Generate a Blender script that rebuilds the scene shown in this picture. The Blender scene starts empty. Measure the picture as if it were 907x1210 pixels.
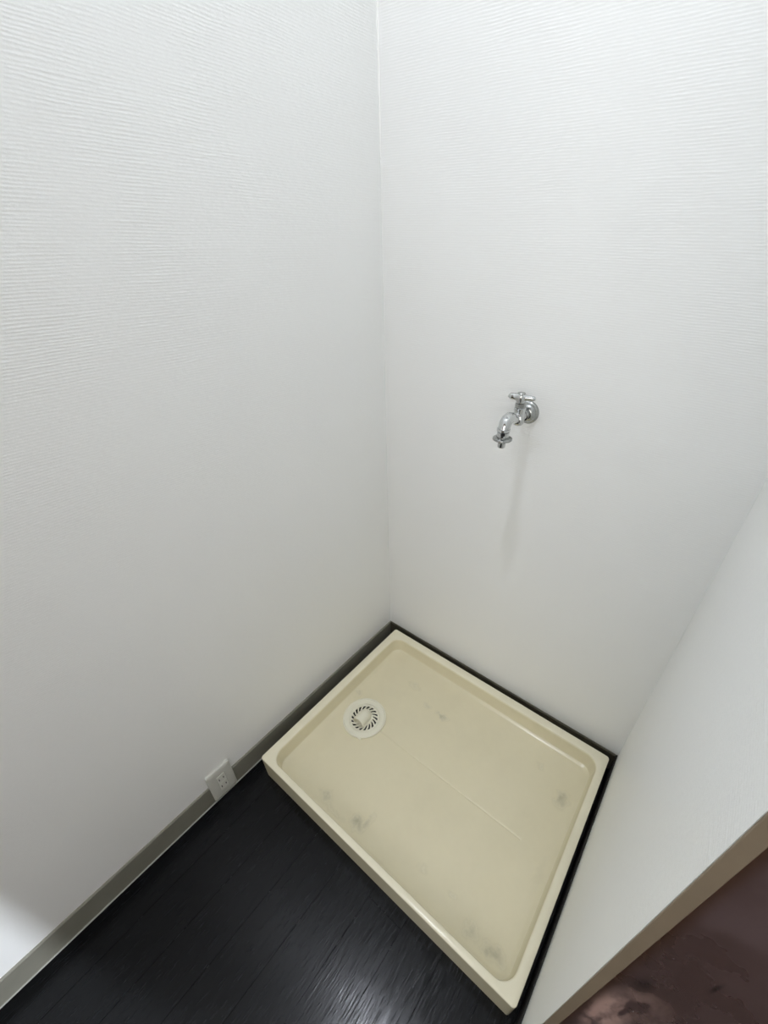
import bpy, bmesh, math, random
from mathutils import Vector, Matrix

random.seed(4)
sc = bpy.context.scene
COL = sc.collection
PI = math.pi

# ------------------------------------------------------------------ camera
W_PX, H_PX = 907.0, 1210.0
CAM = Vector((0.7774, -0.9078, 1.3377))
RIGHT = Vector((0.79568353, 0.60557448, 0.01293312))
UP = Vector((-0.34836722, 0.44005496, 0.82764238))
FWD = Vector((-0.49550782, 0.66304689, -0.56110679))
cam_d = bpy.data.cameras.new('camera')
cam = bpy.data.objects.new('camera', cam_d)
COL.objects.link(cam)
cam.matrix_world = Matrix(((RIGHT.x, UP.x, -FWD.x, CAM.x), (RIGHT.y, UP.y, -FWD.y, CAM.y),
                           (RIGHT.z, UP.z, -FWD.z, CAM.z), (0, 0, 0, 1)))
cam_d.sensor_fit = 'VERTICAL'
cam_d.sensor_height = 36.0
cam_d.lens = 504.74 / H_PX * 36.0
cam_d.shift_x = -33.04 / H_PX
cam_d.shift_y = 16.85 / H_PX
cam_d.clip_start = 0.01
sc.camera = cam

# ------------------------------------------------------------------ world, lights, exposure
world = bpy.data.worlds.new('world')
sc.world = world
world.use_nodes = True
world.node_tree.nodes['Background'].inputs[0].default_value = (0.75, 0.87, 1.0, 1)
world.node_tree.nodes['Background'].inputs[1].default_value = 0.3

LAMP = Vector((0.375, -0.71, 2.64))
ADDED_LAMP = Vector((2.50, -0.29, 1.85))


def area(name, loc, aim, sx, sy, power, col, shape='RECTANGLE'):
    d = bpy.data.lights.new(name, 'AREA')
    d.shape = shape
    d.size = sx
    d.size_y = sy
    d.energy = power
    d.color = col
    o = bpy.data.objects.new(name, d)
    COL.objects.link(o)
    o.location = loc
    o.rotation_euler = (Vector(aim) - Vector(loc)).to_track_quat('-Z', 'Y').to_euler()
    return o


area('ceiling_lamp_light', LAMP + Vector((0, 0, -0.018)), LAMP + Vector((0, 0, -1)), 0.12, 0.12, 9.6, (0.85, 0.90, 1.0), 'DISK')
area('added_fill_light', (1.45, -2.57, 1.45), (1.45, 0, 1.45), 1.3, 1.2, 10.5, (1.0, 0.93, 0.82))  # unseen fill light added behind the camera
area('added_side_light', ADDED_LAMP + Vector((-0.045, 0, 0)), ADDED_LAMP + Vector((-1.0, -0.35, -0.6)), 0.05, 0.05, 88.0, (0.85, 0.91, 1.0), 'DISK')  # unseen lamp added to brighten the left wall and lift the room

vs = sc.view_settings
sc.display_settings.display_device = 'sRGB'
vs.view_transform = 'Standard'
vs.look = 'None'
vs.gamma = 1.0
vs.use_curve_mapping = False
vs.exposure = 0.0
try:
    sc.cycles.max_bounces = 12
    sc.cycles.diffuse_bounces = 8
except Exception:
    pass

# ------------------------------------------------------------------ dimensions (metres)
CEIL = 2.70
RW = 0.872                 # partition face
PT = 0.011                 # partition thickness
PL = 0.70                  # partition length
BH = 0.0756                # skirting height
BT = 0.005
ROOM_X, ROOM_Y = 2.6, -2.6
PX0, PX1 = 0.054, 0.854    # pan footprint
PY0, PY1 = -0.650, -0.0332
PH = 0.0943
PF = 0.041                 # basin floor


# ------------------------------------------------------------------ material helpers
def new_mat(name):
    m = bpy.data.materials.new(name)
    m.use_nodes = True
    nt = m.node_tree
    b = nt.nodes['Principled BSDF']
    return m, nt, b


class N:
    """tiny node builder"""
    def __init__(self, nt):
        self.nt = nt

    def add(self, t, **kw):
        n = self.nt.nodes.new(t)
        for k, v in kw.items():
            setattr(n, k, v)
        return n

    def link(self, a, b):
        self.nt.links.new(a, b)

    def val(self, sock, v):
        if hasattr(v, 'links') or isinstance(v, bpy.types.NodeSocket):
            self.nt.links.new(v, sock)
        else:
            sock.default_value = v

    def math(self, op, a, b=None, clamp=False):
        n = self.add('ShaderNodeMath', operation=op, use_clamp=clamp)
        self.val(n.inputs[0], a)
        if b is not None:
            self.val(n.inputs[1], b)
        return n.outputs[0]

    def mapping(self, vec, scale=(1, 1, 1), loc=(0, 0, 0)):
        n = self.add('ShaderNodeMapping')
        self.link(vec, n.inputs[0])
        n.inputs['Scale'].default_value = scale
        n.inputs['Location'].default_value = loc
        return n.outputs[0]

    def noise(self, vec, scale, detail=2.0, rough=0.5, dist=0.0):
        n = self.add('ShaderNodeTexNoise')
        self.link(vec, n.inputs['Vector'])
        n.inputs['Scale'].default_value = scale
        n.inputs['Detail'].default_value = detail
        n.inputs['Roughness'].default_value = rough
        n.inputs['Distortion'].default_value = dist
        return n.outputs[0]

    def ramp(self, f, lo, hi, a=0.0, b=1.0, smooth=True):
        n = self.add('ShaderNodeMapRange')
        if smooth:
            n.interpolation_type = 'SMOOTHSTEP'
        self.val(n.inputs[0], f)
        n.inputs[1].default_value = lo
        n.inputs[2].default_value = hi
        n.inputs[3].default_value = a
        n.inputs[4].default_value = b
        return n.outputs[0]

    def mix(self, f, a, b):
        n = self.add('ShaderNodeMix', data_type='RGBA')
        self.val(n.inputs[0], f)
        for s, v in ((n.inputs[6], a), (n.inputs[7], b)):
            if isinstance(v, tuple):
                s.default_value = (v[0], v[1], v[2], 1)
            else:
                self.link(v, s)
        return n.outputs[2]

    def bump(self, h, strength, dist):
        n = self.add('ShaderNodeBump')
        n.inputs['Strength'].default_value = strength
        n.inputs['Distance'].default_value = dist
        self.link(h, n.inputs['Height'])
        return n.outputs[0]

    def spot(self, vec, x, y, rx, ry, soft=0.5):
        """0..1 blob centred at object-space (x, y)"""
        s = self.add('ShaderNodeVectorMath', operation='SUBTRACT')
        self.link(vec, s.inputs[0])
        s.inputs[1].default_value = (x, y, 0)
        m = self.add('ShaderNodeVectorMath', operation='MULTIPLY')
        self.link(s.outputs[0], m.inputs[0])
        m.inputs[1].default_value = (1 / rx, 1 / ry, 0)
        l = self.add('ShaderNodeVectorMath', operation='LENGTH')
        self.link(m.outputs[0], l.inputs[0])
        return self.ramp(l.outputs['Value'], 1.0, soft, 0.0, 1.0)


def flat_mat(name, col, rough=0.5, metal=0.0, spec=0.5, noise_amt=0.06, noise_scale=30.0, bump=0.0):
    m, nt, b = new_mat(name)
    n = N(nt)
    tc = n.add('ShaderNodeTexCoord')
    v = n.noise(tc.outputs['Object'], noise_scale, 3.0)
    dark = tuple(c * (1 - noise_amt) for c in col)
    lite = tuple(min(1, c * (1 + noise_amt)) for c in col)
    n.link(n.mix(v, dark, lite), b.inputs['Base Color'])
    b.inputs['Roughness'].default_value = rough
    b.inputs['Metallic'].default_value = metal
    b.inputs['Specular IOR Level'].default_value = spec
    if bump:
        n.link(n.bump(v, bump, 0.002), b.inputs['Normal'])
    return m


def wallpaper_mat():
    m, nt, b = new_mat('wallpaper')
    n = N(nt)
    tc = n.add('ShaderNodeTexCoord')
    P = tc.outputs['Object']
    # woven relief: short horizontal threads, about 4 mm apart, broken up along their length
    warp = n.noise(n.mapping(P, (9, 9, 30)), 1.0, 2.0)
    sep = n.add('ShaderNodeSeparateXYZ')
    n.link(P, sep.inputs[0])
    zz = n.math('ADD', sep.outputs['Z'], n.math('MULTIPLY', warp, 0.006))
    rib = n.math('SINE', n.math('MULTIPLY', zz, 2 * PI / 0.0042))
    rib = n.math('MULTIPLY', n.math('ADD', rib, 1.0), 0.5)
    slub = n.noise(n.mapping(P, (70, 70, 260)), 1.0, 3.0, 0.6)
    fine = n.noise(P, 900.0, 2.0, 0.6)
    patch = n.ramp(n.noise(P, 7.0, 2.0), 0.3, 0.7, 0.45, 1.0)
    h = n.math('ADD', n.math('MULTIPLY', n.math('MULTIPLY', rib, slub), 1.1), n.math('MULTIPLY', slub, 0.9))
    h = n.math('ADD', h, n.math('MULTIPLY', fine, 0.25))
    h = n.math('MULTIPLY', h, patch)
    n.link(n.bump(h, 0.33, 0.0011), b.inputs['Normal'])
    tint = n.noise(P, 2.5, 3.0)
    n.link(n.mix(tint, (0.81, 0.815, 0.80), (0.84, 0.845, 0.83)), b.inputs['Base Color'])
    b.inputs['Roughness'].default_value = 0.42
    b.inputs['Specular IOR Level'].default_value = 0.45
    return m


def plank_mat():
    m, nt, b = new_mat('black_wood')
    n = N(nt)
    tc = n.add('ShaderNodeTexCoord')
    info = n.add('ShaderNodeObjectInfo')
    add = n.add('ShaderNodeVectorMath', operation='ADD')
    n.link(tc.outputs['Object'], add.inputs[0])
    mul = n.add('ShaderNodeVectorMath', operation='SCALE')
    mul.inputs[0].default_value = (3.1, 7.7, 0)
    n.link(info.outputs['Random'], mul.inputs['Scale'])
    n.link(mul.outputs[0], add.inputs[1])
    P = add.outputs[0]
    grain = n.noise(n.mapping(P, (300, 22, 1)), 1.0, 3.0, 0.6, 0.3)
    broad = n.noise(n.mapping(P, (35, 2.2, 1)), 1.0, 3.0, 0.5, 0.5)
    g = n.math('ADD', n.math('MULTIPLY', grain, 0.6), n.math('MULTIPLY', broad, 0.4))
    col = n.mix(n.ramp(g, 0.3, 0.7), (0.0013, 0.0014, 0.0018), (0.0036, 0.0042, 0.0054))
    n.link(col, b.inputs['Base Color'])
    n.link(n.ramp(grain, 0.35, 0.7, 0.13, 0.30), b.inputs['Roughness'])
    n.link(n.bump(g, 0.42, 0.0010), b.inputs['Normal'])
    b.inputs['Specular IOR Level'].default_value = 0.22
    return m


def tray_mat():
    """ivory moulded plastic; grey rubber-foot scuffs where a machine stood"""
    m, nt, b = new_mat('ivory_plastic')
    n = N(nt)
    tc = n.add('ShaderNodeTexCoord')
    P = tc.outputs['Object']
    nz = n.noise(P, 38.0, 3.0, 0.65)
    nb = n.noise(P, 90.0, 3.0, 0.6)
    nzc = n.add('ShaderNodeTexNoise')
    n.link(P, nzc.inputs['Vector'])
    nzc.inputs['Scale'].default_value = 45.0
    dv = n.add('ShaderNodeVectorMath', operation='MULTIPLY_ADD')
    n.link(nzc.outputs['Color'], dv.inputs[0])
    dv.inputs[1].default_value = (0.03, 0.03, 0)
    n.link(P, dv.inputs[2])
    off = n.add('ShaderNodeVectorMath', operation='ADD')
    n.link(dv.outputs[0], off.inputs[0])
    off.inputs[1].default_value = (-0.015, -0.015, 0)
    Q = off.outputs[0]
    cx, cy = (PX0 + PX1) / 2, (PY0 + PY1) / 2
    spots = [(0.373, -0.588, .024, .020, .95), (0.395, -0.572, .008, .026, .55), (0.258, -0.592, .026, .014, .55),
             (0.300, -0.606, .05, .008, .22),
             (0.378, -0.196, .024, .011, .8), (0.318, -0.193, .014, .010, .42), (0.240, -0.160, .030, .014, .34),
             (0.785, -0.196, .018, .028, .8), (0.700, -0.150, .012, .010, .30),
             (0.782, -0.590, .030, .017, .75), (0.724, -0.590, .020, .018, .55), (0.660, -0.560, .012, .010, .25),
             (0.570, -0.560, .014, .010, .25), (0.105, -0.30, .012, .018, .45), (0.805, -0.40, .010, .05, .10)]
    acc = None
    for x, y, rx, ry, a in spots:
        s = n.math('MULTIPLY', n.spot(Q, x - cx, y - cy, rx * 1.35, ry * 1.35, 0.0), min(a * 1.25, 1.0))
        acc = s if acc is None else n.math('MAXIMUM', acc, s)
    acc = n.math('MULTIPLY', acc, n.ramp(nb, 0.30, 0.62, 0.6, 1.0))
    haze = n.math('MULTIPLY', n.ramp(n.noise(P, 6.0, 4.0, 0.6), 0.45, 0.75), 0.10)
    tot = n.math('ADD', acc, haze, clamp=True)
    sz = n.add('ShaderNodeSeparateXYZ')
    n.link(P, sz.inputs[0])
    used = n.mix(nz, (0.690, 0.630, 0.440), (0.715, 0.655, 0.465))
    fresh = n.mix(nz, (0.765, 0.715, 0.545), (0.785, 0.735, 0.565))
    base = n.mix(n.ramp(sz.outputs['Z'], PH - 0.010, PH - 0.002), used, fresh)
    col = n.mix(n.math('MULTIPLY', tot, 0.62), base, (0.30, 0.28, 0.18))
    n.link(col, b.inputs['Base Color'])
    n.link(n.math('ADD', n.math('MULTIPLY', tot, 0.3), 0.22), b.inputs['Roughness'])
    b.inputs['Specular IOR Level'].default_value = 0.45
    n.link(n.bump(n.noise(P, 14.0, 2.0), 0.05, 0.002), b.inputs['Normal'])
    return m


def cabinet_mat():
    """dark brown glossy board with scuff flecks and a pinkish highlight painted low down next to the wall"""
    m, nt, b = new_mat('dark_brown_lacquer')
    n = N(nt)
    tc = n.add('ShaderNodeTexCoord')
    P = tc.outputs['Object']
    sw = n.add('ShaderNodeSeparateXYZ')
    n.link(P, sw.inputs[0])
    cb = n.add('ShaderNodeCombineXYZ')
    n.link(sw.outputs['X'], cb.inputs[0])
    n.link(sw.outputs['Z'], cb.inputs[1])
    XZ = cb.outputs[0]
    nz = n.noise(P, 9.0, 4.0, 0.6)
    nf = n.noise(n.mapping(P, (120, 40, 35)), 1.0, 3.0, 0.5)
    breakup = n.noise(n.mapping(P, (55, 10, 14)), 1.0, 4.0, 0.5, 0.3)
    base = n.mix(n.ramp(nz, 0.3, 0.7), (0.066, 0.040, 0.036), (0.098, 0.066, 0.066))
    zone = n.spot(XZ, 0.020, 0.590, .024, .13, 0.3)  # highlight painted into the door colour as a pale pinkish patch
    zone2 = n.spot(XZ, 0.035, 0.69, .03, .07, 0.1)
    w = n.math('MULTIPLY', n.math('ADD', zone, n.math('MULTIPLY', zone2, 0.35), clamp=True), n.ramp(breakup, 0.33, 0.60))
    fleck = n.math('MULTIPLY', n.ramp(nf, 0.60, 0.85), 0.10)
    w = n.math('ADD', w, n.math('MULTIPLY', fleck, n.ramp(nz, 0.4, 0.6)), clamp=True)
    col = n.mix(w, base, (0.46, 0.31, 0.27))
    dark = n.math('MULTIPLY', n.spot(XZ, 0.0475, 0.830, .0022, .022, 0.2), 0.9)
    dark2 = n.math('MULTIPLY', n.spot(XZ, 0.020, 0.735, .010, .035, 0.1), 0.75)
    col = n.mix(n.math('MAXIMUM', dark, dark2), col, (0.018, 0.012, 0.011))
    edge = n.ramp(sw.outputs['X'], 0.012, 0.0, 0.0, 0.75)
    col = n.mix(edge, col, (0.06, 0.026, 0.010))
    n.link(col, b.inputs['Base Color'])
    n.link(n.ramp(nz, 0.3, 0.8, 0.25, 0.4), b.inputs['Roughness'])
    n.link(n.bump(nz, 0.1, 0.002), b.inputs['Normal'])
    return m


M = {
    'paper': wallpaper_mat(),
    'plank': plank_mat(),
    'tray': tray_mat(),
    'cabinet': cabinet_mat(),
    'subfloor': flat_mat('subfloor', (0.01, 0.01, 0.01), 0.8),
    'ceiling': flat_mat('ceiling_paint', (0.80, 0.81, 0.81), 0.7, bump=0.1),
    'skirt': flat_mat('taupe_vinyl', (0.20, 0.195, 0.16), 0.55, noise_amt=0.10, bump=0.05),
    'skirt_shade': flat_mat('shaded_vinyl', (0.075, 0.068, 0.048), 0.6, noise_amt=0.10),  # same skirting with the gap's shade put into its colour
    'skirt_deep_shade': flat_mat('deep_shaded_vinyl', (0.012, 0.011, 0.010), 0.7, noise_amt=0.10),  # skirting colour blackened to carry the shade of the narrow gap
    'seal': flat_mat('grey_sealant', (0.30, 0.30, 0.27), 0.5),
    'caulk': flat_mat('white_caulk', (0.90, 0.90, 0.88), 0.35),
    'dim_wall': flat_mat('bounce_cut_wall', (0.20, 0.16, 0.12), 0.6, noise_amt=0.2, noise_scale=5.0),  # unseen walls darkened so they bounce less light
    'edge_wood': flat_mat('aged_wood_edging', (0.205, 0.160, 0.110), 0.5, noise_amt=0.22, noise_scale=14.0),
    'drain': flat_mat('white_drain_plastic', (0.76, 0.735, 0.60), 0.3, noise_amt=0.03),
    'drain_dark': flat_mat('drain_depth_shade', (0.01, 0.01, 0.01), 0.35),  # near-black colour stands for shade below the grille slots
    'chrome': flat_mat('chrome', (0.60, 0.61, 0.61), 0.10, metal=1.0, noise_amt=0.04, noise_scale=120),
    'chrome_dull': flat_mat('worn_chrome', (0.38, 0.39, 0.38), 0.22, metal=1.0, noise_amt=0.12, noise_scale=150),
    'black': flat_mat('black_plastic', (0.01, 0.01, 0.012), 0.3),
    'outlet': flat_mat('outlet_plastic', (0.56, 0.56, 0.51), 0.4, noise_amt=0.03),
    'outlet_insert': flat_mat('outlet_insert_plastic', (0.66, 0.66, 0.60), 0.35, noise_amt=0.03),
    'slot': flat_mat('slot_dark', (0.03, 0.03, 0.03), 0.5),
    'added_frame_white': flat_mat('added_frame_paint', (0.75, 0.76, 0.76), 0.4),
}
glow, gnt, gb = new_mat('lamp_diffuser')
gb.inputs['Base Color'].default_value = (0.9, 0.9, 0.88, 1)
gb.inputs['Emission Color'].default_value = (1.0, 0.97, 0.92, 1)
gb.inputs['Emission Strength'].default_value = 4.0
M['glow'] = glow
fill_glow, snt, sb = new_mat('added_fill_glow')  # added glow for the pane, gives extra fill light
sb.inputs['Base Color'].default_value = (0.8, 0.85, 0.9, 1)
sb.inputs['Emission Color'].default_value = (1.0, 0.95, 0.88, 1)
sb.inputs['Emission Strength'].default_value = 0.5
M['fill_glow'] = fill_glow


# ------------------------------------------------------------------ geometry helpers
def bx(bm, x0, x1, y0, y1, z0, z1):
    vs_ = [bm.verts.new((x, y, z)) for z in (z0, z1) for y in (y0, y1) for x in (x0, x1)]
    for f in ((0, 2, 3, 1), (4, 5, 7, 6), (0, 1, 5, 4), (1, 3, 7, 5), (3, 2, 6, 7), (2, 0, 4, 6)):
        bm.faces.new([vs_[i] for i in f])


def loft(bm, rings, closed=True, cap0=False, cap1=False):
    """rings: lists of Vector"""
    R = [[bm.verts.new(p) for p in ring] for ring in rings]
    n = len(R[0])
    for a, b_ in zip(R[:-1], R[1:]):
        for i in range(n if closed else n - 1):
            j = (i + 1) % n
            bm.faces.new((a[i], a[j], b_[j], b_[i]))
    if cap0:
        bm.faces.new(list(reversed(R[0])))
    if cap1:
        bm.faces.new(R[-1])
    return R


def frame_of(axis):
    a = Vector(axis).normalized()
    t = Vector((0, 0, 1)) if abs(a.z) < 0.9 else Vector((1, 0, 0))
    u = a.cross(t).normalized()
    v = a.cross(u).normalized()
    return a, u, v


def lathe(bm, origin, axis, profile, seg=32, flats=None):
    """profile: (distance along axis, radius)"""
    o = Vector(origin)
    a, u, v = frame_of(axis)
    n = flats or seg
    rings = []
    for d, r in profile:
        r = max(r, 1e-5)
        rings.append([o + a * d + (u * math.cos(2 * PI * i / n) + v * math.sin(2 * PI * i / n)) * r for i in range(n)])
    loft(bm, rings, True, True, True)


def tube(bm, path, radii, seg=20, cap=True):
    pts = [Vector(p) for p in path]
    if not isinstance(radii, (list, tuple)):
        radii = [radii] * len(pts)
    rings = []
    u = None
    for i, p in enumerate(pts):
        d = (pts[min(i + 1, len(pts) - 1)] - pts[max(i - 1, 0)]).normalized()
        if u is None:
            _, u, _ = frame_of(d)
        u = (u - d * u.dot(d)).normalized()
        v = d.cross(u)
        rings.append([p + (u * math.cos(2 * PI * k / seg) + v * math.sin(2 * PI * k / seg)) * radii[i] for k in range(seg)])
    loft(bm, rings, True, cap, cap)


def rrect(x0, x1, y0, y1, r, z, k=8):
    out = []
    for cx, cy, a0 in ((x1 - r, y1 - r, 0), (x0 + r, y1 - r, 90), (x0 + r, y0 + r, 180), (x1 - r, y0 + r, 270)):
        for i in range(k + 1):
            a = math.radians(a0 + 90 * i / k)
            out.append(Vector((cx + r * math.cos(a), cy + r * math.sin(a), z)))
    return out


def obj(name, bm, mat, parent=None, smooth=True, bevel=0.0, origin=None, angle=40):
    """bm is in world metres; the object's origin goes to ORIGIN or to its parent's place"""
    bmesh.ops.recalc_face_normals(bm, faces=bm.faces)
    me = bpy.data.meshes.new(name)
    o = bpy.data.objects.new(name, me)
    COL.objects.link(o)
    base = Vector((0, 0, 0))
    if parent is not None:
        base = world_of(parent)
        o.parent = parent
        if origin is not None:
            o.location = Vector(origin) - base
            base = Vector(origin)
    elif origin is not None:
        o.location = origin
        base = Vector(origin)
    bm.transform(Matrix.Translation(-base))
    bm.to_mesh(me)
    bm.free()
    me.materials.append(mat)
    if smooth:
        for p in me.polygons:
            p.use_smooth = True
        try:
            me.set_sharp_from_angle(angle=math.radians(angle))
        except Exception:
            pass
    if bevel:
        md = o.modifiers.new('bevel', 'BEVEL')
        md.width = bevel
        md.segments = 3
        md.limit_method = 'ANGLE'
        md.harden_normals = False
    return o


def world_of(o):
    v = Vector((0, 0, 0))
    while o is not None:
        v += Vector(o.location)
        o = o.parent
    return v


def thing(name, label, cat, loc, group=None):
    o = bpy.data.objects.new(name, None)
    COL.objects.link(o)
    o.location = loc
    o.empty_display_size = 0.05
    o['label'] = label
    o['category'] = cat
    if group:
        o['group'] = group
    return o


def struct(name, bm, mat, label, **kw):
    o = obj(name, bm, mat, **kw)
    o['kind'] = 'structure'
    o['label'] = label
    return o


def box_bm(*a):
    bm = bmesh.new()
    bx(bm, *a)
    return bm


# ------------------------------------------------------------------ room shell
T = 0.10
struct('wall_left', box_bm(-T, 0, ROOM_Y - T, T, -0.1, CEIL), M['paper'],
       'white woven-texture wallpapered wall beside the washing machine pan', smooth=False)
struct('wall_back', box_bm(0, ROOM_X + T, 0, T, -0.1, CEIL), M['paper'],
       'white wallpapered wall carrying the chrome tap', smooth=False)
struct('wall_right', box_bm(RW, RW + PT, -PL, 0, 0, CEIL), M['paper'],
       'thin white wallpapered partition on the right of the pan', smooth=False)
struct('wall_far', box_bm(ROOM_X, ROOM_X + T, ROOM_Y - T, 0, -0.1, CEIL), M['dim_wall'],
       'unseen wall across the room, browned to cut bounced light', smooth=False)
# unseen front wall with an opening for the added window
bm = bmesh.new()
WX0, WX1, WZ0, WZ1 = 0.8, 2.1, 0.85, 2.05
bx(bm, 0, WX0, ROOM_Y - T, ROOM_Y, -0.1, CEIL)
bx(bm, WX1, ROOM_X, ROOM_Y - T, ROOM_Y, -0.1, CEIL)
bx(bm, WX0, WX1, ROOM_Y - T, ROOM_Y, -0.1, WZ0)
bx(bm, WX0, WX1, ROOM_Y - T, ROOM_Y, WZ1, CEIL)
struct('wall_front', bm, M['dim_wall'], 'unseen wall browned to cut bounced light, with the added window', smooth=False)
struct('ceiling', box_bm(-T, ROOM_X + T, ROOM_Y - T, T, CEIL, CEIL + 0.05), M['ceiling'], 'white ceiling', smooth=False)

# added window, out of view: frame and glowing pane for fill light
bm = bmesh.new()
for a in ((WX0, WX0 + .04, WZ0, WZ1), (WX1 - .04, WX1, WZ0, WZ1), (WX0 + .04, WX1 - .04, WZ0, WZ0 + .04), (WX0 + .04, WX1 - .04, WZ1 - .04, WZ1), ((WX0 + WX1) / 2 - .02, (WX0 + WX1) / 2 + .02, WZ0 + .04, WZ1 - .04)):
    bx(bm, a[0], a[1], ROOM_Y - 0.07, ROOM_Y - 0.03, a[2], a[3])
added_win = struct('added_window_1', bm, M['added_frame_white'], 'unseen white framed window added for fill light', smooth=False)
obj('added_glow_pane', box_bm(WX0 + .02, WX1 - .02, ROOM_Y - 0.075, ROOM_Y - 0.0705, WZ0 + .02, WZ1 - .02), M['fill_glow'], added_win, smooth=False)

# floor: dark base with one object per black plank, running along the left wall
fl = struct('floor', box_bm(0, ROOM_X, ROOM_Y, 0, -0.1, -0.0075), M['subfloor'], 'black wood-grain plank floor', smooth=False)
PWID, PLEN = 0.1, 0.9
mesh_cache = {}


def plank_mesh(w, l):
    key = (round(w, 4), round(l, 4))
    if key not in mesh_cache:
        g, t, c = 0.0002, 0.0075, 0.00035
        bm = bmesh.new()
        lo = [Vector((sx * (w / 2 - g), sy * (l / 2 - g), -t)) for sx, sy in ((-1, -1), (1, -1), (1, 1), (-1, 1))]
        mi = [Vector((sx * (w / 2 - g), sy * (l / 2 - g), -c)) for sx, sy in ((-1, -1), (1, -1), (1, 1), (-1, 1))]
        hi = [Vector((sx * (w / 2 - g - c), sy * (l / 2 - g - c), 0)) for sx, sy in ((-1, -1), (1, -1), (1, 1), (-1, 1))]
        loft(bm, [lo, mi, hi], True, True, True)
        bmesh.ops.recalc_face_normals(bm, faces=bm.faces)
        me = bpy.data.meshes.new('plank')
        bm.to_mesh(me)
        bm.free()
        me.materials.append(M['plank'])
        mesh_cache[key] = me
    return mesh_cache[key]


x_edges = [0.0] + [round(-0.009 + PWID * k, 4) for k in range(1, 27)]
x_edges = [x for x in x_edges if x < ROOM_X - 0.02] + [ROOM_X]
# where the board ends fall in each row; the sixth row has the joint seen in front of the pan
offs = [0.42, 0.55, 0.36, 0.60, 0.45, 0.677, 0.40, 0.52]
for k in range(len(x_edges) - 1):
    xa, xb = x_edges[k], x_edges[k + 1]
    off = 0.677 if k == 5 else (offs[k % 8] if k < 8 else random.uniform(0.1, 0.85))
    ys = [0.0, -off]
    while ys[-1] - PLEN > ROOM_Y + 0.05:
        ys.append(ys[-1] - PLEN)
    ys.append(ROOM_Y)
    for ya, yb in zip(ys[:-1], ys[1:]):
        o = bpy.data.objects.new('plank', plank_mesh(xb - xa, ya - yb))
        COL.objects.link(o)
        o.parent = fl
        o.location = ((xa + xb) / 2, (ya + yb) / 2, 0)

# skirting
def skirting(name, p0, p1, inward, mat, label, h=BH):
    """profile extruded between two floor points; inward = direction out of the wall"""
    prof = [(0, 0), (0, h), (BT * 0.55, h), (BT, h - 0.003), (BT, 0.004), (BT + 0.0012, 0)]
    inn = Vector(inward)
    bm = bmesh.new()
    rings = [[Vector(p) + inn * d + Vector((0, 0, z)) for d, z in prof] for p in (p0, p1)]
    loft(bm, rings, True, True, True)
    return struct(name, bm, mat, label, smooth=False)


sk = skirting('baseboard_left', (0, -PY0 * 0 + 0, 0), (0, ROOM_Y, 0), (1, 0, 0), M['skirt'], 'taupe grey vinyl skirting along the left wall')
bm = bmesh.new()
tube(bm, [(BT + 0.0012, -0.006, 0.0004), (BT + 0.0012, ROOM_Y + 0.002, 0.0004)], 0.0021, 8)
s_ = obj('sealant_bead', bm, M['seal'], sk)
s_['label'] = 'pale grey sealant line'
skirting('baseboard_back', (BT, 0, 0), (RW - BT, 0, 0), (0, -1, 0), M['skirt_shade'], 'skirting behind the pan, darkened for shade in the gap')
skirting('baseboard_right', (RW, 0, 0), (RW, -PL + 0.001, 0), (-1, 0, 0), M['skirt_deep_shade'], 'skirting on the partition, blackened for shade in the gap')

# caulk line high in the corner, wooden edging on the end of the partition
bm = bmesh.new()
tube(bm, [(0.0008, -0.0008, 1.475), (0.0009, -0.0009, 1.6), (0.001, -0.001, 1.8), (0.001, -0.001, CEIL)], [0.0008, 0.0018, 0.0024, 0.0024], 8)
struct('trim_1', bm, M['caulk'], 'thin white caulk line in the wall corner')
struct('trim_2', box_bm(RW + 0.0003, RW + PT, -PL - 0.0025, -PL, 0.0, CEIL), M['edge_wood'],
       'narrow beige-brown wooden edging on the end of the partition', smooth=False, bevel=0.0006)

# ------------------------------------------------------------------ washing machine pan
cx, cy = (PX0 + PX1) / 2, (PY0 + PY1) / 2
pan = thing('washing_machine_pan', 'ivory plastic washing machine drip pan on black floor in wall corner', 'drip pan', (cx, cy, 0))
RL, RB, RF, RR = 0.027, 0.028, 0.017, 0.021     # rim widths: left, back, front, right


def outer(d, z, r=0.009):
    return rrect(PX0 + d, PX1 - d, PY0 + d, PY1 - d, max(r - d, 0.002), z)


def inner(d, z, r=0.036):
    return rrect(PX0 + RL + d, PX1 - RR - d, PY0 + RF + d, PY1 - RB - d, max(r - d * 0.6, 0.01), z)


rings = [outer(0.012, 0.006), outer(0.004, 0.006), outer(0.0035, 0.0), outer(0.0025, 0.0), outer(0.0018, 0.02), outer(0.0003, PH - 0.006), outer(0.0, PH - 0.003),
         outer(0.0008, PH - 0.0009), outer(0.003, PH)]
rings += [inner(-0.004, PH), inner(-0.0015, PH - 0.0008), inner(0.0, PH - 0.003)]
rings += [inner(0.0006, PH - 0.008), inner(0.0045, PF + 0.013), inner(0.0075, PF + 0.006), inner(0.0145, PF + 0.002), inner(0.0205, PF)]
YC = -0.356
XA, XB = 0.25, 0.735
base = inner(0.0205, PF)


def to_crease(t, z):
    out = []
    for p in base:
        tx = min(max(p.x, XA), XB)
        out.append(Vector((p.x + (tx - p.x) * t, p.y + (YC - p.y) * t, z)))
    return out


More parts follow.
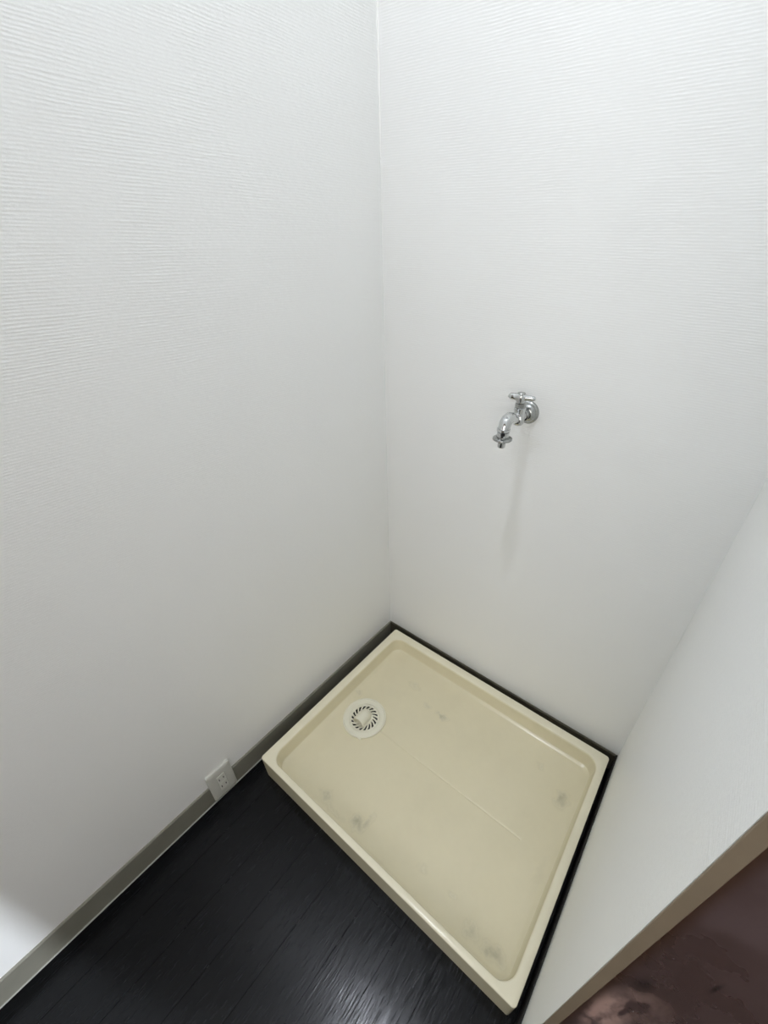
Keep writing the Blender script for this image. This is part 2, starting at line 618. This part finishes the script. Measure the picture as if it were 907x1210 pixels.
for t in (0.25, 0.5, 0.75, 0.9, 0.965):
    rings.append(to_crease(t, PF - 0.003 * t))
HW = 0.25
for w, dz in ((0.0034, 0.0), (0.0028, 0.0001), (0.0021, 0.0004), (0.0014, 0.0008), (0.0007, 0.00105), (0.0002, 0.0011)):
    rings.append(to_crease(1 - w / HW, PF - 0.003 - dz))
bm = bmesh.new()
loft(bm, rings, True, False, True)
bmesh.ops.remove_doubles(bm, verts=bm.verts, dist=1e-6)
tray = obj('tray', bm, M['tray'], pan, angle=30)
# hole for the drain
DC = Vector((0.183, -0.354, 0))
DR = 0.070
bm = bmesh.new()
lathe(bm, DC + Vector((0, 0, -0.02)), (0, 0, 1), [(0, 0.052), (0.1, 0.052)], 48)
cut = obj('cutter', bm, M['tray'], None)
md = tray.modifiers.new('hole', 'BOOLEAN')
md.operation = 'DIFFERENCE'
md.solver = 'EXACT'
md.object = cut
bpy.context.view_layer.update()
dg = bpy.context.evaluated_depsgraph_get()
me2 = bpy.data.meshes.new_from_object(tray.evaluated_get(dg))
tray.modifiers.clear()
tray.data = me2
bpy.data.objects.remove(cut, do_unlink=True)
for p in me2.polygons:
    p.use_smooth = True
me2.set_sharp_from_angle(angle=math.radians(30))

# drain: collar ring, recessed vaned grille, hose elbow, cup below coloured near-black for the shade in the hole
ZD = PF - 0.002
bm = bmesh.new()
prof = [(0.0535, -0.004), (0.0685, -0.003), (0.0700, 0.0008), (0.0690, 0.0045), (0.0660, 0.0052), (0.0636, 0.0026), (0.0560, 0.0024),
        (0.0530, 0.0032), (0.0500, 0.0030), (0.0482, 0.0012), (0.0480, -0.006), (0.0505, -0.010)]
seg = 64
rr = [[DC + Vector((r * math.cos(2 * PI * i / seg), r * math.sin(2 * PI * i / seg), ZD + z)) for i in range(seg)] for r, z in prof]
loft(bm, rr + [rr[0]], True)
bmesh.ops.remove_doubles(bm, verts=bm.verts, dist=1e-6)
collar = obj('drain_collar', bm, M['drain'], pan)
bm = bmesh.new()
prof = [(0.0503, -0.010), (0.0503, -0.030), (0.0001, -0.033)]
rr = [[DC + Vector((r * math.cos(2 * PI * i / 48), r * math.sin(2 * PI * i / 48), ZD + z)) for i in range(48)] for r, z in prof]
loft(bm, rr, True)
cup = obj('drain_cup', bm, M['drain_dark'], pan)
md = cup.modifiers.new('wall', 'SOLIDIFY')
md.thickness = 0.0012
# grille: annulus r .044-.048, hub disc r .026, 18 swirl vanes
bm = bmesh.new()


def annulus(bm, r0, r1, z0, z1, seg=64):
    p = [(r0, z0), (r1, z0), (r1, z1), (r0, z1)]
    q = [[DC + Vector((r * math.cos(2 * PI * i / seg), r * math.sin(2 * PI * i / seg), z)) for i in range(seg)] for r, z in p]
    loft(bm, q + [q[0]], True)


GZ = ZD + 0.001
annulus(bm, 0.0425, 0.0478, GZ - 0.003, GZ)
lathe(bm, DC + Vector((0, 0, GZ - 0.003)), (0, 0, 1), [(0, 0.0265), (0.0032, 0.0265), (0.0045, 0.0245), (0.005, 0.012), (0.005, 0.0)], 48)
NV = 18
for i in range(NV):
    a0 = 2 * PI * i / NV
    tw = -0.36
    half = PI / NV * 0.62
    pts = []
    for r, da in ((0.0255, 0.0), (0.034, tw * 0.5), (0.0435, tw)):
        pts.append((r, a0 + da))
    lo, hi = [], []
    for r, a in pts:
        hr = half * (1.15 if r < 0.03 else (0.85 if r < 0.04 else 0.66))
        lo.append((r, a - hr))
        hi.append((r, a + hr))
    ring = lo + hi[::-1]
    top = [DC + Vector((r * math.cos(a), r * math.sin(a), GZ - 0.0004)) for r, a in ring]
    bot = [v + Vector((0, 0, -0.0024)) for v in top]
    loft(bm, [bot, top], True, True, True)
obj('grille', bm, M['drain'], collar, smooth=True, angle=25)
# hose elbow rising out of the hub and opening towards the front
bm = bmesh.new()
dirx = Vector((0.06, -1.0, 0)).normalized()
c0 = DC + Vector((-0.001, 0.006, 0))
path = []
for i in range(9):
    a = PI / 2 * i / 8
    path.append(c0 + Vector((0, 0, GZ + 0.002)) + Vector((0, 0, 1)) * (0.009 * math.sin(a)) + dirx * (0.015 * (1 - math.cos(a))))
path.append(path[-1] + dirx * 0.011)
path.append(path[-1] + dirx * 0.011)
rad = [0.0205] * len(path)
rings_o = []


def tube_rings(path, rad, seg=28):
    out = []
    u = Vector((1, 0, 0))
    for i, p in enumerate(path):
        d = (path[min(i + 1, len(path) - 1)] - path[max(i - 1, 0)]).normalized()
        u2 = (u - d * u.dot(d)).normalized()
        v = d.cross(u2)
        out.append([p + (u2 * math.cos(2 * PI * k / seg) + v * math.sin(2 * PI * k / seg)) * rad[i] for k in range(seg)])
    return out


ro = tube_rings(path, rad)
ri = tube_rings(path, [r - 0.0022 for r in rad])
loft(bm, ro + ri[::-1], True)
obj('hose_elbow', bm, M['drain'], collar)
# catch clip on the collar's near side
bm = bmesh.new()
bx(bm, DC.x + 0.022, DC.x + 0.040, DC.y - 0.0640, DC.y - 0.0590, ZD + 0.0022, ZD + 0.0040)
obj('catch', bm, M['drain'], collar, bevel=0.0006)

# ------------------------------------------------------------------ tap
TP = Vector((0.420, 0.0, 1.015))
tap = thing('water_tap', 'chrome washing machine tap with short bar handle on white wall', 'tap', TP)
bm = bmesh.new()
lathe(bm, TP, (0, -1, 0), [(0.0, 0.0255), (0.0025, 0.0258), (0.0045, 0.0245), (0.0060, 0.0225), (0.0066, 0.0215), (0.0085, 0.0210), (0.0120, 0.0180),
                           (0.0150, 0.0140), (0.0160, 0.0115), (0.0162, 0.0)], 48)
obj('escutcheon', bm, M['chrome_dull'], tap)
bm = bmesh.new()
lathe(bm, TP + Vector((0, -0.012, 0)), (0, -1, 0), [(0.0, 0.0105), (0.008, 0.0105), (0.0085, 0.0125), (0.018, 0.0125), (0.0185, 0.0105), (0.034, 0.010)], 6 * 4)
lathe(bm, TP + Vector((0, -0.049, -0.0165)), (0, 0, 1), [(0.0, 0.006), (0.002, 0.0095), (0.006, 0.0122), (0.014, 0.0132), (0.024, 0.0128), (0.031, 0.0118), (0.033, 0.0128),
                                                      (0.0385, 0.0128), (0.0400, 0.0105)], 32)
body = obj('valve_body', bm, M['chrome'], tap)
bm = bmesh.new()
lathe(bm, TP + Vector((0, -0.049, 0.0225)), (0, 0, 1), [(0.0, 0.0095), (0.001, 0.0115), (0.010, 0.0115), (0.011, 0.0085), (0.018, 0.006)], flats=6)
nut = obj('bonnet_nut', bm, M['chrome_dull'], tap, angle=25)
# bar handle, thicker at one end
bm = bmesh.new()
HZ = 0.0465
hy = -0.053
hl = Vector((-0.0255, hy - 0.007, HZ))
hr = Vector((0.0300, hy + 0.006, HZ))
N_ = 14
path, rad = [], []
for i in range(N_ + 1):
    t = i / N_
    path.append(TP + hl.lerp(hr, t))
    r = 0.0068 - 0.0016 * t + 0.0036 * math.exp(-((t - 0.45) / 0.16) ** 2)
    if i == 0:
        r *= 0.45
    if i == 1:
        r *= 0.98
    if i == N_:
        r *= 0.5
    rad.append(r)
tube(bm, path, rad, 24)
lathe(bm, TP + Vector((0, hy, HZ - 0.012)), (0, 0, 1), [(0, 0.0085), (0.004, 0.0105), (0.014, 0.0110), (0.017, 0.0100)], 32)
handle = obj('bar_handle', bm, M['chrome'], tap)
bm = bmesh.new()
lathe(bm, TP + Vector((0, hy, HZ + 0.0045)), (0, 0, 1), [(0, 0.0088), (0.003, 0.0088), (0.0044, 0.0076), (0.0046, 0.0)], 24)
obj('handle_cap', bm, M['chrome_dull'], handle)
# short swan spout, then the hose nozzle with its flange
bm = bmesh.new()
path = [(0, -0.052, 0.000), (0, -0.062, 0.001), (0, -0.074, 0.005), (0, -0.086, 0.0105), (0, -0.098, 0.0135), (0, -0.107, 0.0115), (0, -0.1135, 0.0055), (0, -0.1165, -0.002), (0, -0.1175, -0.008)]
tube(bm, [TP + Vector(p) for p in path], [0.0090, 0.0095, 0.0098, 0.0110, 0.0122, 0.0128, 0.0128, 0.0124, 0.0120], 24)
lathe(bm, TP + Vector((0, -0.0575, 0.001)), (0, -1, 0.15), [(0, 0.0100), (0.0012, 0.0118), (0.0060, 0.0118), (0.0072, 0.0100)], 28)
obj('spout', bm, M['chrome'], tap)
bm = bmesh.new()
NO = TP + Vector((0, -0.1178, 0))
lathe(bm, NO + Vector((0, 0, -0.003)), (0, 0, -1), [(0, 0.0115), (0.0008, 0.0138), (0.0045, 0.0140), (0.0054, 0.0108), (0.0072, 0.0108), (0.0078, 0.0128), (0.0185, 0.0126), (0.0200, 0.0110)], 32)
noz = obj('hose_nozzle', bm, M['chrome'], tap)
bm = bmesh.new()
lathe(bm, NO + Vector((0, 0, -0.0218)), (0, 0, -1), [(0, 0.0110), (0.0010, 0.0185), (0.0022, 0.0202), (0.0048, 0.0206), (0.0064, 0.0192), (0.0068, 0.0080)], 40)
obj('flange', bm, M['chrome_dull'], noz)
bm = bmesh.new()
lathe(bm, NO + Vector((0, 0, -0.0280)), (0, 0, -1), [(0, 0.0078), (0.006, 0.0072), (0.0068, 0.0082), (0.0150, 0.0082), (0.0168, 0.0072), (0.0172, 0.0050), (0.0155, 0.0045), (0.006, 0.0045)], 28)
obj('tip', bm, M['chrome'], noz)
toc = (Vector((CAM.x, CAM.y, NO.z)) - NO).normalized()
bm = bmesh.new()
lathe(bm, NO + Vector((0, 0, -0.0125)) + toc * 0.0117, toc, [(0, 0.0046), (0.0022, 0.0046), (0.0026, 0.0040), (0.0016, 0.0030), (0.0014, 0.0)], 20)
o = obj('locking_screw', bm, M['black'], noz)
o['label'] = 'black locking screw'

# ------------------------------------------------------------------ wall outlet
OC = Vector((0.0, -0.7495, 0.0655))
out = thing('wall_outlet', 'pale grey double power socket plate low on the wall over the skirting', 'power outlet', OC)
bm = bmesh.new()
yz = lambda hw, hh, r, x: [Vector((x, p.x + OC.y, p.y + OC.z)) for p in rrect(-hw, hw, -hh, hh, r, 0, 5)]
loft(bm, [yz(0.0345, 0.0595, 0.004, 0.0005), yz(0.035, 0.060, 0.004, 0.006), yz(0.0345, 0.0595, 0.004, 0.0075), yz(0.0315, 0.0565, 0.003, 0.0092),
          yz(0.0235, 0.0455, 0.002, 0.0098), yz(0.0130, 0.0350, 0.002, 0.0098), yz(0.0128, 0.0348, 0.002, 0.0085)], True, True, True)
obj('cover_plate', bm, M['outlet'], out, angle=25)
for sz in (0.0165, -0.0165):
    bm = bmesh.new()
    c = OC + Vector((0, 0, sz))
    yz2 = lambda hw, hh, r, x: [Vector((x, p.x + c.y, p.y + c.z)) for p in rrect(-hw, hw, -hh, hh, r, 0, 5)]
    loft(bm, [yz2(0.0122, 0.0158, 0.003, 0.0086), yz2(0.0122, 0.0158, 0.003, 0.0102), yz2(0.0114, 0.0150, 0.003, 0.0108)], True, True, True)
    so = obj('socket', bm, M['outlet_insert'], out, angle=25)
    for sy, hh in ((0.0063, 0.0038), (-0.0063, 0.0045)):
        bm = bmesh.new()
        bx(bm, 0.0107, 0.0110, c.y + sy - 0.0012, c.y + sy + 0.0012, c.z - hh, c.z + hh)
        obj('slot', bm, M['slot'], so, smooth=False)

# ------------------------------------------------------------------ brown cabinet beyond the partition
KX0 = RW + PT + 0.004
KX1 = KX0 + 0.45
KY = -0.6915
cab = thing('tall_cabinet', 'dark brown glossy cabinet with scuff flecks and a painted highlight beyond the white partition end', 'cabinet', (KX0, KY, 0))
bm = bmesh.new()
bx(bm, KX0, KX1, KY + 0.020, -0.002, 0.0, 1.95)
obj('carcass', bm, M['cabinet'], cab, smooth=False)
bm = bmesh.new()
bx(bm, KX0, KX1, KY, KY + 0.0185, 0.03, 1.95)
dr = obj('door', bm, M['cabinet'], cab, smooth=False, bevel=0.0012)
bm = bmesh.new()
lathe(bm, (KX1 - 0.05, KY, 1.15), (0, -1, 0), [(0, 0.007), (0.012, 0.006), (0.016, 0.013), (0.024, 0.015), (0.028, 0.010), (0.0285, 0.0)], 24)
obj('knob', bm, M['chrome_dull'], dr)

# ------------------------------------------------------------------ ceiling lamp of the room, plus an added side lamp (above and outside the frame)
lamp = thing('ceiling_lamp', 'round white ceiling lamp above the pan', 'lamp', (LAMP.x, LAMP.y, CEIL))
bm = bmesh.new()
lathe(bm, (LAMP.x, LAMP.y, CEIL), (0, 0, -1), [(0, 0.085), (0.045, 0.082), (0.048, 0.075), (0.048, 0.0)], 40)
obj('housing', bm, M['ceiling'], lamp)
bm = bmesh.new()
lathe(bm, (LAMP.x, LAMP.y, CEIL - 0.0485), (0, 0, -1), [(0, 0.062), (0.012, 0.058), (0.018, 0.0)], 40)
obj('diffuser', bm, M['glow'], lamp)
wl = thing('added_side_lamp', 'unseen small lamp added across the room to brighten the left wall', 'lamp', (ROOM_X, ADDED_LAMP.y, ADDED_LAMP.z))
bm = bmesh.new()
lathe(bm, (ROOM_X, ADDED_LAMP.y, ADDED_LAMP.z), (-1, 0, 0), [(0, 0.05), (0.02, 0.05), (0.03, 0.03), (0.10, 0.03), (0.10, 0.0)], 24)
obj('housing', bm, M['ceiling'], wl)  # housing of the added side lamp
